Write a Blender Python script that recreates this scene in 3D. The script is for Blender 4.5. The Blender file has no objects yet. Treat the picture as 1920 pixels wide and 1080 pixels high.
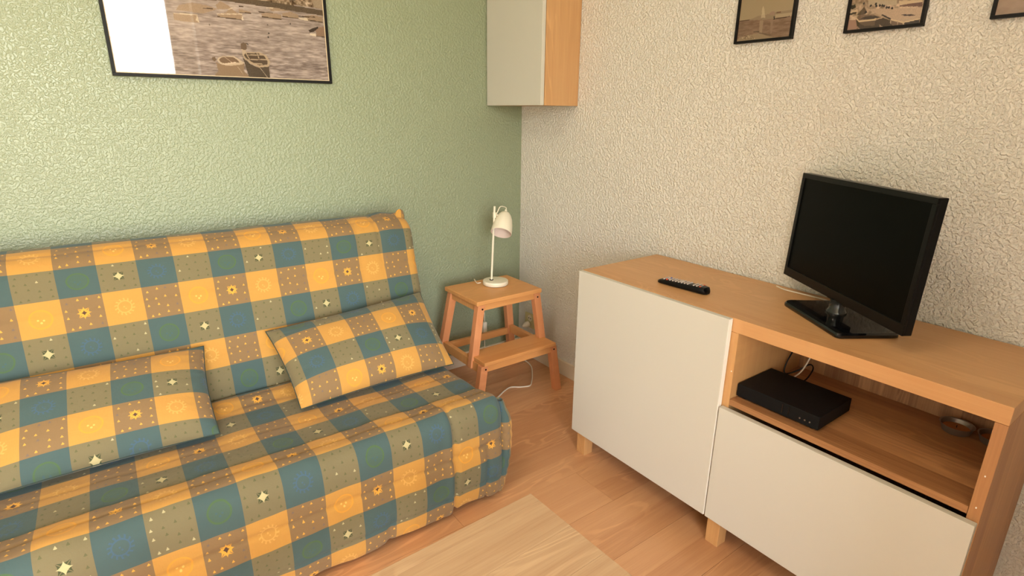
import bpy, math, random
import numpy as np
from mathutils import Vector, Matrix, noise
random.seed(4)
rng = np.random.default_rng(7)
C = bpy.context.scene.collection
scene = bpy.context.scene

# ------------------------------------------------------------ camera, light, exposure
cam_d = bpy.data.cameras.new('camera'); cam = bpy.data.objects.new('camera', cam_d); C.objects.link(cam)
YAW, PITCH, ROLL = .636266, .304347, .0106934
cam_d.sensor_width = 36; cam_d.lens = 1047.18 / 1920 * 36; cam_d.clip_start = .02
cy, sy = math.cos(YAW), math.sin(YAW); cp, sp = math.cos(PITCH), math.sin(PITCH)
fwd = Vector((sy*cp, cy*cp, -sp)); rgt = Vector((cy, -sy, 0)); up = rgt.cross(fwd)
cr, sr = math.cos(ROLL), math.sin(ROLL)
r2 = rgt*cr + up*sr; u2 = up*cr - rgt*sr
cam.matrix_world = Matrix(((r2.x, u2.x, -fwd.x, -1.75436), (r2.y, u2.y, -fwd.y, -2.30835), (r2.z, u2.z, -fwd.z, 1.27048), (0, 0, 0, 1)))
scene.camera = cam

ROOM_X, ROOM_Y, ROOM_Z = -3.4, -5.0, 2.5
WX0, WX1, WZ0, WZ1 = -3.3, -.82, .04, 2.42        # balcony door opening in the wall behind the camera

world = bpy.data.worlds.new('daylight'); scene.world = world; world.use_nodes = True
wn = world.node_tree; wn.nodes.clear()
wo = wn.nodes.new('ShaderNodeOutputWorld'); bg = wn.nodes.new('ShaderNodeBackground')
tc = wn.nodes.new('ShaderNodeTexCoord'); sx = wn.nodes.new('ShaderNodeSeparateXYZ'); rp = wn.nodes.new('ShaderNodeValToRGB')
wn.links.new(tc.outputs['Generated'], sx.inputs[0])
mr = wn.nodes.new('ShaderNodeMapRange'); mr.inputs[1].default_value = -1; mr.inputs[2].default_value = 1
wn.links.new(sx.outputs[2], mr.inputs[0]); wn.links.new(mr.outputs[0], rp.inputs[0])
e = rp.color_ramp.elements
e[0].position = 0; e[0].color = (.30, .27, .17, 1)
e[1].position = 1; e[1].color = (.60, .80, 1.1, 1)
for pos, c in ((.47, (.42, .42, .25, 1)), (.515, (.62, .62, .46, 1)), (.535, (.97, .99, 1, 1)), (.7, (.86, .95, 1.08, 1))):
    k = e.new(pos); k.color = c
wn.links.new(rp.outputs[0], bg.inputs[0]); bg.inputs[1].default_value = 22.0
wn.links.new(bg.outputs[0], wo.inputs[0])

pl_d = bpy.data.lights.new('window_portal', 'AREA'); pl_d.shape = 'RECTANGLE'; pl_d.size = WX1-WX0; pl_d.size_y = WZ1-WZ0
pl_d.cycles.is_portal = True
pl = bpy.data.objects.new('window_portal', pl_d); C.objects.link(pl)
pl.location = ((WX0+WX1)/2, ROOM_Y-.02, (WZ0+WZ1)/2); pl.rotation_euler = (math.radians(90), 0, 0)

# added fill lamp, unseen and warm, brightens seat, floor and other tops
lamp_d = bpy.data.lights.new('fill_light', 'AREA'); lamp_d.shape = 'DISK'; lamp_d.size = .7
lamp_d.energy = 15; lamp_d.color = (1, .86, .70)
lamp = bpy.data.objects.new('fill_light', lamp_d); C.objects.link(lamp); lamp.location = (-2.0, -1.5, 2.44)

vs = scene.view_settings; scene.display_settings.display_device = 'sRGB'
vs.view_transform = 'Standard'; vs.look = 'None'; vs.gamma = 1; vs.use_curve_mapping = False; vs.exposure = 0.04

# ------------------------------------------------------------ helpers
def lin(c):
    return tuple((x/255/12.92 if x/255 <= .04045 else ((x/255+.055)/1.055)**2.4) for x in c)

class MB:
    def __init__(s): s.v = []; s.f = []; s.mi = []
    def quad_box(s, lo, hi, m=0):
        x0, y0, z0 = lo; x1, y1, z1 = hi
        s.hexa([(x0,y0,z0),(x1,y0,z0),(x1,y1,z0),(x0,y1,z0),(x0,y0,z1),(x1,y0,z1),(x1,y1,z1),(x0,y1,z1)], m)
    def hexa(s, p, m=0):
        b = len(s.v); s.v += [tuple(q) for q in p]
        for f in ((0,3,2,1),(4,5,6,7),(0,1,5,4),(1,2,6,5),(2,3,7,6),(3,0,4,7)): s.f.append(tuple(b+i for i in f)); s.mi.append(m)
    def post(s, a, b, w, d, m=0):          # slanted post with horizontal ends
        P = []
        for c in (a, b):
            for dx, dy in ((-1,-1),(1,-1),(1,1),(-1,1)): P.append((c[0]+dx*w/2, c[1]+dy*d/2, c[2]))
        s.hexa(P, m)
    def tube(s, pts, r, n=8, m=0, caps=True):
        pts = [Vector(p) for p in pts]; b = len(s.v); N = len(pts)
        rr = r if isinstance(r, (list, tuple)) else [r]*N
        t0 = (pts[1]-pts[0]).normalized(); ref = Vector((0,0,1)) if abs(t0.z) < .9 else Vector((1,0,0))
        u = t0.cross(ref).normalized()
        for i, p in enumerate(pts):
            t = (pts[min(i+1,N-1)]-pts[max(i-1,0)]).normalized()
            u = (u-t*u.dot(t)).normalized(); w = t.cross(u)
            for k in range(n):
                a = 2*math.pi*k/n; s.v.append(tuple(p+(u*math.cos(a)+w*math.sin(a))*rr[i]))
        for i in range(N-1):
            for k in range(n):
                s.f.append((b+i*n+k, b+i*n+(k+1)%n, b+(i+1)*n+(k+1)%n, b+(i+1)*n+k)); s.mi.append(m)
        if caps:
            s.f.append(tuple(b+k for k in range(n))[::-1]); s.f.append(tuple(b+(N-1)*n+k for k in range(n))); s.mi += [m, m]
    def lathe(s, prof, o, axis=(0,0,1), n=32, m=0, close=False):   # prof: (radius, height)
        a = Vector(axis).normalized(); ref = Vector((1,0,0)) if abs(a.x) < .9 else Vector((0,1,0))
        u = a.cross(ref).normalized(); w = a.cross(u); o = Vector(o); b = len(s.v)
        for r, h in prof:
            for k in range(n):
                t = 2*math.pi*k/n; s.v.append(tuple(o+a*h+(u*math.cos(t)+w*math.sin(t))*r))
        L = len(prof); rng_ = range(L if close else L-1)
        for i in rng_:
            j = (i+1) % L
            for k in range(n):
                s.f.append((b+i*n+k, b+i*n+(k+1)%n, b+j*n+(k+1)%n, b+j*n+k)); s.mi.append(m)
        if not close:
            s.f.append(tuple(b+k for k in range(n))[::-1]); s.f.append(tuple(b+(L-1)*n+k for k in range(n))); s.mi += [m, m]
    def build(s, name, mats, parent=None, bevel=0, smooth=False, loc=None):
        o = Vector(loc) if loc is not None else (Vector(parent['_o']) if parent is not None and '_o' in parent else Vector((0,0,0)))
        me = bpy.data.meshes.new(name); me.from_pydata([tuple(Vector(v)-o) for v in s.v], [], s.f)
        for m in (mats if isinstance(mats, (list, tuple)) else [mats]): me.materials.append(m)
        me.polygons.foreach_set('material_index', s.mi)
        import bmesh
        bm = bmesh.new(); bm.from_mesh(me); bmesh.ops.recalc_face_normals(bm, faces=bm.faces)
        if bevel: bmesh.ops.bevel(bm, geom=bm.edges[:], offset=bevel, segments=2, affect='EDGES', profile=.6)
        bm.to_mesh(me); bm.free()
        if smooth:
            me.polygons.foreach_set('use_smooth', [True]*len(me.polygons))
            me.set_sharp_from_angle(angle=math.radians(40))
        ob = bpy.data.objects.new(name, me); C.objects.link(ob)
        if loc is not None and parent is None: ob.location = o
        if parent is not None: ob.parent = parent
        return ob

def thing(name, label, cat, loc, group=None):
    o = bpy.data.objects.new(name, None); C.objects.link(o); o.location = loc
    o['label'] = label; o['category'] = cat; o['_o'] = list(loc); o.empty_display_size = .05
    if group: o['group'] = group
    return o
def tag(o, label, cat, group=None):
    o['label'] = label; o['category'] = cat
    if group: o['group'] = group
def struct(o): o['kind'] = 'structure'; return o

# ---- materials
def new_mat(name, col=(.5,.5,.5), rough=.5, **kw):
    m = bpy.data.materials.new(name); m.use_nodes = True; b = m.node_tree.nodes['Principled BSDF']
    b.inputs['Base Color'].default_value = (*col, 1); b.inputs['Roughness'].default_value = rough
    for k, v in kw.items(): b.inputs[k.replace('_', ' ')].default_value = v
    return m
class NT:
    def __init__(s, m): s.t = m.node_tree; s.b = s.t.nodes['Principled BSDF']
    def put(s, sock, v):
        if hasattr(v, 'is_output') or isinstance(v, bpy.types.NodeSocket): s.t.links.new(v, sock)
        else: sock.default_value = v
    def m(s, op, a, b=0., c=0.):
        n = s.t.nodes.new('ShaderNodeMath'); n.operation = op
        s.put(n.inputs[0], a); s.put(n.inputs[1], b); s.put(n.inputs[2], c); return n.outputs[0]
    def mix(s, f, a, b, mode='MIX'):
        n = s.t.nodes.new('ShaderNodeMix'); n.data_type = 'RGBA'; n.blend_type = mode
        s.put(n.inputs[0], f)
        for i, v in ((6, a), (7, b)):
            if isinstance(v, tuple) and len(v) == 3: v = (*v, 1)
            s.put(n.inputs[i], v)
        return n.outputs[2]
    def coord(s, which='Object'): return s.t.nodes.new('ShaderNodeTexCoord').outputs[which]
    def sep(s, v):
        n = s.t.nodes.new('ShaderNodeSeparateXYZ'); s.put(n.inputs[0], v); return n.outputs
    def comb(s, x, y, z=0.):
        n = s.t.nodes.new('ShaderNodeCombineXYZ'); s.put(n.inputs[0], x); s.put(n.inputs[1], y); s.put(n.inputs[2], z); return n.outputs[0]
    def vm(s, op, a, b=(0,0,0)):
        n = s.t.nodes.new('ShaderNodeVectorMath'); n.operation = op; s.put(n.inputs[0], a); s.put(n.inputs[1], b); return n.outputs[0]
    def noise(s, v, scale=5, detail=3, rough=.5, dist=0.):
        n = s.t.nodes.new('ShaderNodeTexNoise'); s.put(n.inputs['Vector'], v); n.inputs['Scale'].default_value = scale
        n.inputs['Detail'].default_value = detail; n.inputs['Roughness'].default_value = rough; n.inputs['Distortion'].default_value = dist
        return n.outputs[0]
    def white(s, v):
        n = s.t.nodes.new('ShaderNodeTexWhiteNoise'); n.noise_dimensions = '3D'; s.put(n.inputs['Vector'], v); return n.outputs[0]
    def sstep(s, v, lo, hi):
        n = s.t.nodes.new('ShaderNodeMapRange'); n.interpolation_type = 'SMOOTHSTEP'
        s.put(n.inputs[0], v); n.inputs[1].default_value = lo; n.inputs[2].default_value = hi; return n.outputs[0]
    def bump(s, h, dist, strength=1.):
        n = s.t.nodes.new('ShaderNodeBump'); n.inputs['Distance'].default_value = dist; n.inputs['Strength'].default_value = strength
        s.put(n.inputs['Height'], h); s.t.links.new(n.outputs[0], s.b.inputs['Normal'])
    def obrand(s): return s.t.nodes.new('ShaderNodeObjectInfo').outputs['Random']

def wood(name, light, dark, grain='x', band='y', bw=.08, rough=.45, contrast=1., bandvar=.5, streak=1., use_rand=False, fine=1.):
    m = new_mat(name, light, rough); n = NT(m); co = n.coord('Object'); x = n.sep(co); ax = {'x': x[0], 'y': x[1], 'z': x[2]}
    g, b = ax[grain], ax[band]; o = ax[[q for q in 'xyz' if q not in (grain, band)][0]]
    rnd = n.m('MULTIPLY', n.obrand(), 37.) if use_rand else 0.
    bi = n.m('FLOOR', n.m('DIVIDE', b, bw))
    br = n.white(n.comb(bi, rnd, 3.1))
    gofs = n.m('ADD', n.m('ADD', g, n.m('MULTIPLY', br, 9.)), rnd)
    v1 = n.comb(n.m('MULTIPLY', gofs, 1.2), n.m('MULTIPLY', b, 22.), n.m('MULTIPLY', o, 22.))
    n1 = n.noise(v1, 2.2*fine, 4, .6, .4)
    v2 = n.comb(n.m('MULTIPLY', gofs, 5.), n.m('MULTIPLY', b, 260.), n.m('MULTIPLY', o, 260.))
    n2 = n.noise(v2, 1., 2, .6)
    v3 = n.comb(n.m('MULTIPLY', gofs, 1.6), n.m('MULTIPLY', b, 7.), o)
    n3 = n.noise(v3, 1.3, 2, .5, .8)
    rings = n.m('SINE', n.m('MULTIPLY', n3, 60.))
    rings = n.m('MULTIPLY', n.sstep(rings, .2, 1.), n.sstep(n.noise(v3, .9, 1), .45, .65))
    t = n.m('ADD', n.m('MULTIPLY', n.m('SUBTRACT', n1, .5), 1.1*contrast*streak), n.m('MULTIPLY', n.m('SUBTRACT', n2, .5), .7*contrast))
    t = n.m('ADD', t, n.m('MULTIPLY', n.m('SUBTRACT', br, .5), bandvar))
    t = n.m('ADD', t, .5); t.node.use_clamp = True
    col = n.mix(t, light, dark)
    col = n.mix(n.m('MULTIPLY', rings, .42*contrast), col, tuple(min(1, c*1.25) for c in light))
    n.t.links.new(col, n.b.inputs['Base Color'])
    n.bump(n2, .0004, .35)
    return m

def plaster(name, col, rough, bump, spec=.5):
    m = new_mat(name, col, rough, Specular_IOR_Level=spec); n = NT(m); co = n.coord('Object')
    a = n.noise(co, 108, 2.2, .5, .12)
    b = n.noise(co, 30, 2, .5)
    h = n.m('ADD', n.sstep(a, .38, .64), n.m('MULTIPLY', b, .5))
    n.bump(h, bump, 1.)
    sp_ = n.noise(co, 3, 3)
    n.t.links.new(n.mix(n.m('MULTIPLY', sp_, .16), (*col,), tuple(c*.82 for c in col)), n.b.inputs['Base Color'])
    return m

M = {}
M['green'] = plaster('green_crepi_paint', lin((142, 150, 122)), .33, .0013, .6)
M['cream'] = plaster('cream_crepi_paint', lin((229, 223, 212)), .6, .0031, .35)
M['ceil'] = new_mat('ceiling_white', (.86, .86, .85), .8)
M['white_wall'] = new_mat('white_wall_paint', (.88, .88, .87), .8)
M['skirt'] = new_mat('skirting_white', lin((222, 205, 180)), .45)
M['oak_top'] = wood('oak_foil_top', lin((214, 166, 114)), lin((192, 138, 88)), 'y', 'x', .07, .42, .55, .35)
M['oak_front'] = wood('oak_foil_front', lin((212, 168, 116)), lin((188, 140, 90)), 'y', 'z', .05, .45, .5, .2)
M['oak_vert'] = wood('oak_foil_vertical', lin((208, 160, 104)), lin((178, 126, 78)), 'z', 'y', .06, .45, .6, .3)
M['oak_side'] = wood('oak_foil_side', lin((202, 150, 100)), lin((160, 108, 68)), 'z', 'x', .055, .45, .7, .5)
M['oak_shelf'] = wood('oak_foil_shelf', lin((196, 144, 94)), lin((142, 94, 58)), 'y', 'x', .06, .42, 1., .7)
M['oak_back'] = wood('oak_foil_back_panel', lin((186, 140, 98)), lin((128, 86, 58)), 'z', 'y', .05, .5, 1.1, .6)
M['wall_cab_side'] = wood('wall_cabinet_oak_side', lin((206, 160, 110)), lin((180, 130, 84)), 'z', 'x', .045, .45, .8, .5)
M['white'] = new_mat('warm_white_lacquer', lin((202, 197, 185)), .38)
M['white_edge'] = new_mat('white_front_edge', lin((244, 236, 226)), .35)
M['birch'] = wood('stool_beech', lin((222, 162, 100)), lin((204, 136, 76)), 'x', 'y', .07, .42, .5, .35)
M['birch_leg'] = wood('stool_beech_leg', lin((222, 154, 106)), lin((200, 126, 80)), 'z', 'y', .06, .42, .5, .3)
M['floor'] = wood('laminate_floor', lin((214, 162, 116)), lin((186, 130, 88)), 'x', 'y', .095, .34, .85, .6, use_rand=True, fine=.8)
M['table'] = wood('pale_ash_tabletop', lin((188, 156, 118)), lin((154, 114, 80)), 'x', 'y', 5., .4, 1., .0, use_rand=True)
M['black'] = new_mat('black_plastic', (.004, .004, .0045), .3, Specular_IOR_Level=.2)
M['black_gloss'] = new_mat('glossy_black_plastic', (.004, .004, .005), .07)
M['screen'] = new_mat('dark_lcd_screen', (.0025, .0028, .0025), .3, Specular_IOR_Level=.06)
M['matt_black'] = new_mat('matt_black_metal', (.0045, .0045, .005), .6, Specular_IOR_Level=.2)
M['clear'] = new_mat('smoked_clear_plastic', (.02, .02, .02), .12)
M['lamp'] = new_mat('cream_lamp_enamel', lin((232, 222, 200)), .4)
M['lamp_in'] = new_mat('lamp_inner_white', lin((226, 204, 192)), .5)
M['bulb'] = new_mat('bulb_glass', (.85, .82, .78), .15)
M['cord'] = new_mat('white_cord', lin((226, 214, 192)), .5)
M['frame'] = new_mat('black_picture_frame', (.006, .005, .005), .5, Specular_IOR_Level=.2)
M['mat'] = new_mat('cream_card', lin((220, 195, 160)), .7)
M['socket'] = new_mat('ivory_socket', lin((206, 192, 140)), .45)
M['alu'] = new_mat('tealight_aluminium', (.34, .31, .28), .45, Metallic=.8)
M['wax'] = new_mat('candle_wax', lin((190, 130, 70)), .5)
M['orange'] = new_mat('red_rubber_key', lin((220, 80, 40)), .5)
M['keys'] = new_mat('grey_rubber_keys', lin((190, 175, 165)), .5)
M['blue'] = new_mat('blue_rubber_key', lin((110, 120, 190)), .5)
M['metal'] = new_mat('grey_steel', (.35, .34, .33), .35, Metallic=1.)
M['rim_line'] = new_mat('dark_teal_rim', lin((44, 58, 50)), .8)

# ---- checked jacquard fabric, UV measured in 10 cm cells
def fabric():
    m = new_mat('checked_jacquard', (.5,.4,.2), .85, Specular_IOR_Level=.2, Sheen_Weight=.12); n = NT(m)
    uv = n.sep(n.coord('UV')); u, v = uv[0], uv[1]
    i, j = n.m('FLOOR', u), n.m('FLOOR', v)
    fu, fv = n.m('SUBTRACT', n.m('SUBTRACT', u, i), .5), n.m('SUBTRACT', n.m('SUBTRACT', v, j), .5)
    pi_ = n.m('FLOORED_MODULO', i, 2.); pj = n.m('FLOORED_MODULO', j, 2.)
    mm = n.m('FLOORED_MODULO', n.m('ADD', i, j), 4.)
    is_ = lambda k: n.m('COMPARE', mm, float(k), .1)
    YEL, TAN, OLI, TEA = [lin(c) for c in ((186, 136, 66), (130, 103, 70), (116, 105, 76), (70, 88, 86))]
    wj = n.noise(n.comb(n.m('MULTIPLY', u, 4.), n.m('MULTIPLY', v, 130.)), 1., 2)
    wi = n.noise(n.comb(n.m('MULTIPLY', u, 130.), n.m('MULTIPLY', v, 4.)), 1., 2)
    yt = n.mix(pi_, YEL, TAN); ot = n.mix(pi_, OLI, TEA); base = n.mix(pj, ot, yt)
    r = n.m('SQRT', n.m('ADD', n.m('MULTIPLY', fu, fu), n.m('MULTIPLY', fv, fv)))
    th = n.m('ARCTAN2', fv, fu)
    dk = lambda c, f: tuple(x*f for x in c)
    # star (mod 2)
    def astro(a, b, c):
        s_ = n.m('ADD', n.m('POWER', n.m('ABSOLUTE', a), .65), n.m('POWER', n.m('ABSOLUTE', b), .65))
        return n.m('LESS_THAN', s_, c)
    du = n.m('MULTIPLY', n.m('ADD', fu, fv), .7071); dv = n.m('MULTIPLY', n.m('SUBTRACT', fu, fv), .7071)
    s2 = is_(2)
    diag = astro(du, dv, .385); main = astro(fu, fv, n.m('ADD', .300, n.m('MULTIPLY', pj, .04))); core = astro(fu, fv, .20)
    slit = n.m('LESS_THAN', n.m('MINIMUM', n.m('ABSOLUTE', du), n.m('ABSOLUTE', dv)), .008)
    diag = n.m('MULTIPLY', diag, n.m('SUBTRACT', 1., slit))
    col = n.mix(n.m('MULTIPLY', s2, diag), base, n.mix(pj, lin((70, 74, 48)), lin((208, 150, 60))))
    col = n.mix(n.m('MULTIPLY', s2, main), col, n.mix(pj, lin((182, 168, 122)), lin((212, 154, 62))))
    col = n.mix(n.m('MULTIPLY', s2, n.m('MULTIPLY', core, pj)), col, lin((84, 62, 50)))
    # small hearts scattered: dots
    g4 = 4.0
    su, sv = n.m('MULTIPLY', n.m('ADD', fu, .5), g4), n.m('MULTIPLY', n.m('ADD', fv, .5), g4)
    ci, cj = n.m('FLOOR', su), n.m('FLOOR', sv)
    h1 = n.white(n.comb(ci, cj, 1.)); h2 = n.white(n.comb(ci, cj, 5.)); h3 = n.white(n.comb(n.m('ADD', ci, n.m('MULTIPLY', i, 4.)), n.m('ADD', cj, n.m('MULTIPLY', j, 4.)), 9.))
    lx = n.m('SUBTRACT', n.m('SUBTRACT', su, ci), n.m('ADD', .3, n.m('MULTIPLY', h1, .4)))
    ly = n.m('SUBTRACT', n.m('SUBTRACT', sv, cj), n.m('ADD', .3, n.m('MULTIPLY', h2, .4)))
    hd = n.m('ADD', n.m('ABSOLUTE', lx), n.m('ABSOLUTE', n.m('ADD', ly, n.m('MULTIPLY', n.m('ABSOLUTE', lx), -.8))))
    dot = n.m('LESS_THAN', hd, .15)
    dots = n.m('MULTIPLY', dot, n.m('MAXIMUM', is_(0), n.m('MULTIPLY', s2, n.m('GREATER_THAN', r, .27))))
    light = n.m('GREATER_THAN', h3, .84)
    dotc = n.mix(pj, n.mix(light, lin((92, 92, 60)), lin((180, 168, 126))), n.mix(light, lin((214, 158, 66)), lin((112, 96, 86))))
    col = n.mix(n.m('MULTIPLY', dots, .9), col, dotc)
    # faces (mod 1): soft ring with eyes; suns (mod 3): ring with flames
    wob = n.noise(n.comb(n.m('MULTIPLY', u, 3.), n.m('MULTIPLY', v, 3.)), 2., 2)
    rw = n.m('ADD', r, n.m('MULTIPLY', n.m('SUBTRACT', wob, .5), .02))
    ring = lambda R, w: n.m('SUBTRACT', 1., n.sstep(n.m('ABSOLUTE', n.m('SUBTRACT', rw, R)), w*.5, w))
    facec = n.mix(pj, lin((76, 100, 56)), lin((230, 156, 34)))
    f_ = n.m('MAXIMUM', ring(.255, .03), n.m('MULTIPLY', n.m('LESS_THAN', r, .25), .32))
    col = n.mix(n.m('MULTIPLY', is_(1), n.m('MULTIPLY', f_, n.m('SUBTRACT', .75, n.m('MULTIPLY', pj, .35)))), col, facec)
    def disk(cx, cy_, R):
        a = n.m('SUBTRACT', fu, cx); b = n.m('SUBTRACT', fv, cy_)
        return n.m('LESS_THAN', n.m('ADD', n.m('MULTIPLY', a, a), n.m('MULTIPLY', b, b)), R*R)
    eyes = n.m('MAXIMUM', n.m('MAXIMUM', disk(-.07, .02, .026), disk(.06, .04, .026)), disk(0., .1, .03))
    col = n.mix(n.m('MULTIPLY', n.m('MAXIMUM', is_(1), 0.), n.m('MULTIPLY', eyes, .7)), col, n.mix(pj, lin((64, 90, 98)), lin((238, 184, 100))))
    flame = n.m('SINE', n.m('ADD', n.m('MULTIPLY', th, 14.), n.m('MULTIPLY', r, 18.)))
    fl = n.m('MULTIPLY', n.m('GREATER_THAN', flame, .35), n.m('MULTIPLY', n.m('GREATER_THAN', r, .18), n.m('LESS_THAN', r, .26)))
    s_ = n.m('MAXIMUM', n.m('MAXIMUM', ring(.175, .022), fl), n.m('MULTIPLY', n.m('MAXIMUM', disk(-.02, .0, .022), disk(.02, .06, .02)), 1.))
    sunc = n.mix(pj, lin((66, 92, 118)), lin((236, 186, 104)))
    col = n.mix(n.m('MULTIPLY', is_(3), n.m('MULTIPLY', s_, n.m('SUBTRACT', .62, n.m('MULTIPLY', pj, .34)))), col, sunc)
    wv = n.m('ADD', n.m('MULTIPLY', wi, .5), n.m('MULTIPLY', wj, .5))
    col = n.mix(n.m('MULTIPLY', n.sstep(wv, .45, .7), .12), col, (.10, .07, .03, 1))
    # thin dark line where warp and weft colours change
    n.t.links.new(col, n.b.inputs['Base Color'])
    cr_ = n.noise(n.comb(n.m('MULTIPLY', u, .9), n.m('MULTIPLY', v, 1.3)), 2.2, 4, .55, .6)
    n.bump(n.m('ADD', n.m('MULTIPLY', cr_, 1.), n.m('MULTIPLY', wv, .03)), .008, .3)
    return m
M['fabric'] = fabric()

# ------------------------------------------------------------ room shell
T = .12
def slab(name, lo, hi, mat): 
    b = MB(); b.quad_box(lo, hi); return struct(b.build(name, mat))
slab('wall_green', (ROOM_X-T, 0, 0), (0, T, ROOM_Z), M['green'])
slab('wall_right', (0, ROOM_Y-T, 0), (T, T, ROOM_Z), M['cream'])
slab('wall_left', (ROOM_X-T, ROOM_Y-T, 0), (ROOM_X, 0, ROOM_Z), M['white_wall'])
slab('wall_partition', (-1.0, -2.72, 0), (-.0005, -2.60, ROOM_Z), M['cream'])
b = MB(); y0_, y1_ = ROOM_Y-T, ROOM_Y
b.quad_box((ROOM_X, y0_, 0), (WX0, y1_, ROOM_Z)); b.quad_box((WX1, y0_, 0), (0, y1_, ROOM_Z))
b.quad_box((WX0, y0_, WZ1), (WX1, y1_, ROOM_Z)); b.quad_box((WX0, y0_, 0), (WX1, y1_, WZ0))
struct(b.build('wall_window', M['cream']))
slab('ceiling', (ROOM_X-T, ROOM_Y-T, ROOM_Z), (T, T, ROOM_Z+.1), M['ceil'])
# balcony door frame
b = MB()
for x0, x1 in ((WX0, WX0+.05), (WX1-.05, WX1), (-1.99, -1.93)): b.quad_box((x0, ROOM_Y-.09, WZ0), (x1, ROOM_Y-.03, WZ1))
b.quad_box((WX0, ROOM_Y-.09, WZ1-.05), (WX1, ROOM_Y-.03, WZ1)); b.quad_box((WX0, ROOM_Y-.09, WZ0), (WX1, ROOM_Y-.03, WZ0+.06))
struct(b.build('window_1', M['white']))
# skirting boards
for nm, lo, hi in (('baseboard_green', (ROOM_X, -.012, 0), (-.012, 0, .075)), ('baseboard_right', (-.012, -2.599, 0), (0, 0, .075)),
                   ('baseboard_left', (ROOM_X, ROOM_Y, 0), (ROOM_X+.012, -.012, .075))):
    b = MB(); b.quad_box(lo, hi); struct(b.build(nm, M['skirt'], bevel=.002))
# floor: sub-floor slab with laminate planks as children
fl = slab('floor', (ROOM_X-T, ROOM_Y-T, -.12), (T, T, -.009), new_mat('underlay', (.12, .08, .05), .9))
PW, PL = .19, 1.285
b = MB(); b.quad_box((.0004, .0004, -.009), (PL-.0004, PW-.0004, 0)); proto = b.build('plank', M['floor'], bevel=.0005)
first = True; row = 0; y = -.08+.19
rows = []
while y > ROOM_Y: rows.append(y-PW if True else 0); y -= PW
for k, yb in enumerate(rows):
    # end joint positions: row covering y -1.22..-1.03 has a joint at x = -.507
    ofs = (-.507 + {0: 0, 1: .47, 2: -.38, 3: .8}[(k - 6) % 4] - 5*PL)
    x = ofs
    while x < 0:
        if x+PL > ROOM_X-.0:
            x0c, x1c = max(x, ROOM_X), min(x+PL, 0); yy0, yy1 = max(yb, ROOM_Y), min(yb+PW, 0)
            if x1c-x0c > .01 and yy1-yy0 > .01:
                full = (x1c-x0c > PL-.001 and yy1-yy0 > PW-.001)
                if full: o = proto.copy() if not first else proto; 
                else:
                    b = MB(); b.quad_box((x0c-x+.0004, yy0-yb+.0004, -.009), (x1c-x-.0004, yy1-yb-.0004, 0)); o = b.build('plank', M['floor'], bevel=.0005)
                if full and not first: C.objects.link(o)
                if full: first = False
                o.location = (x, yb, 0); o.parent = fl
        x += PL

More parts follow.
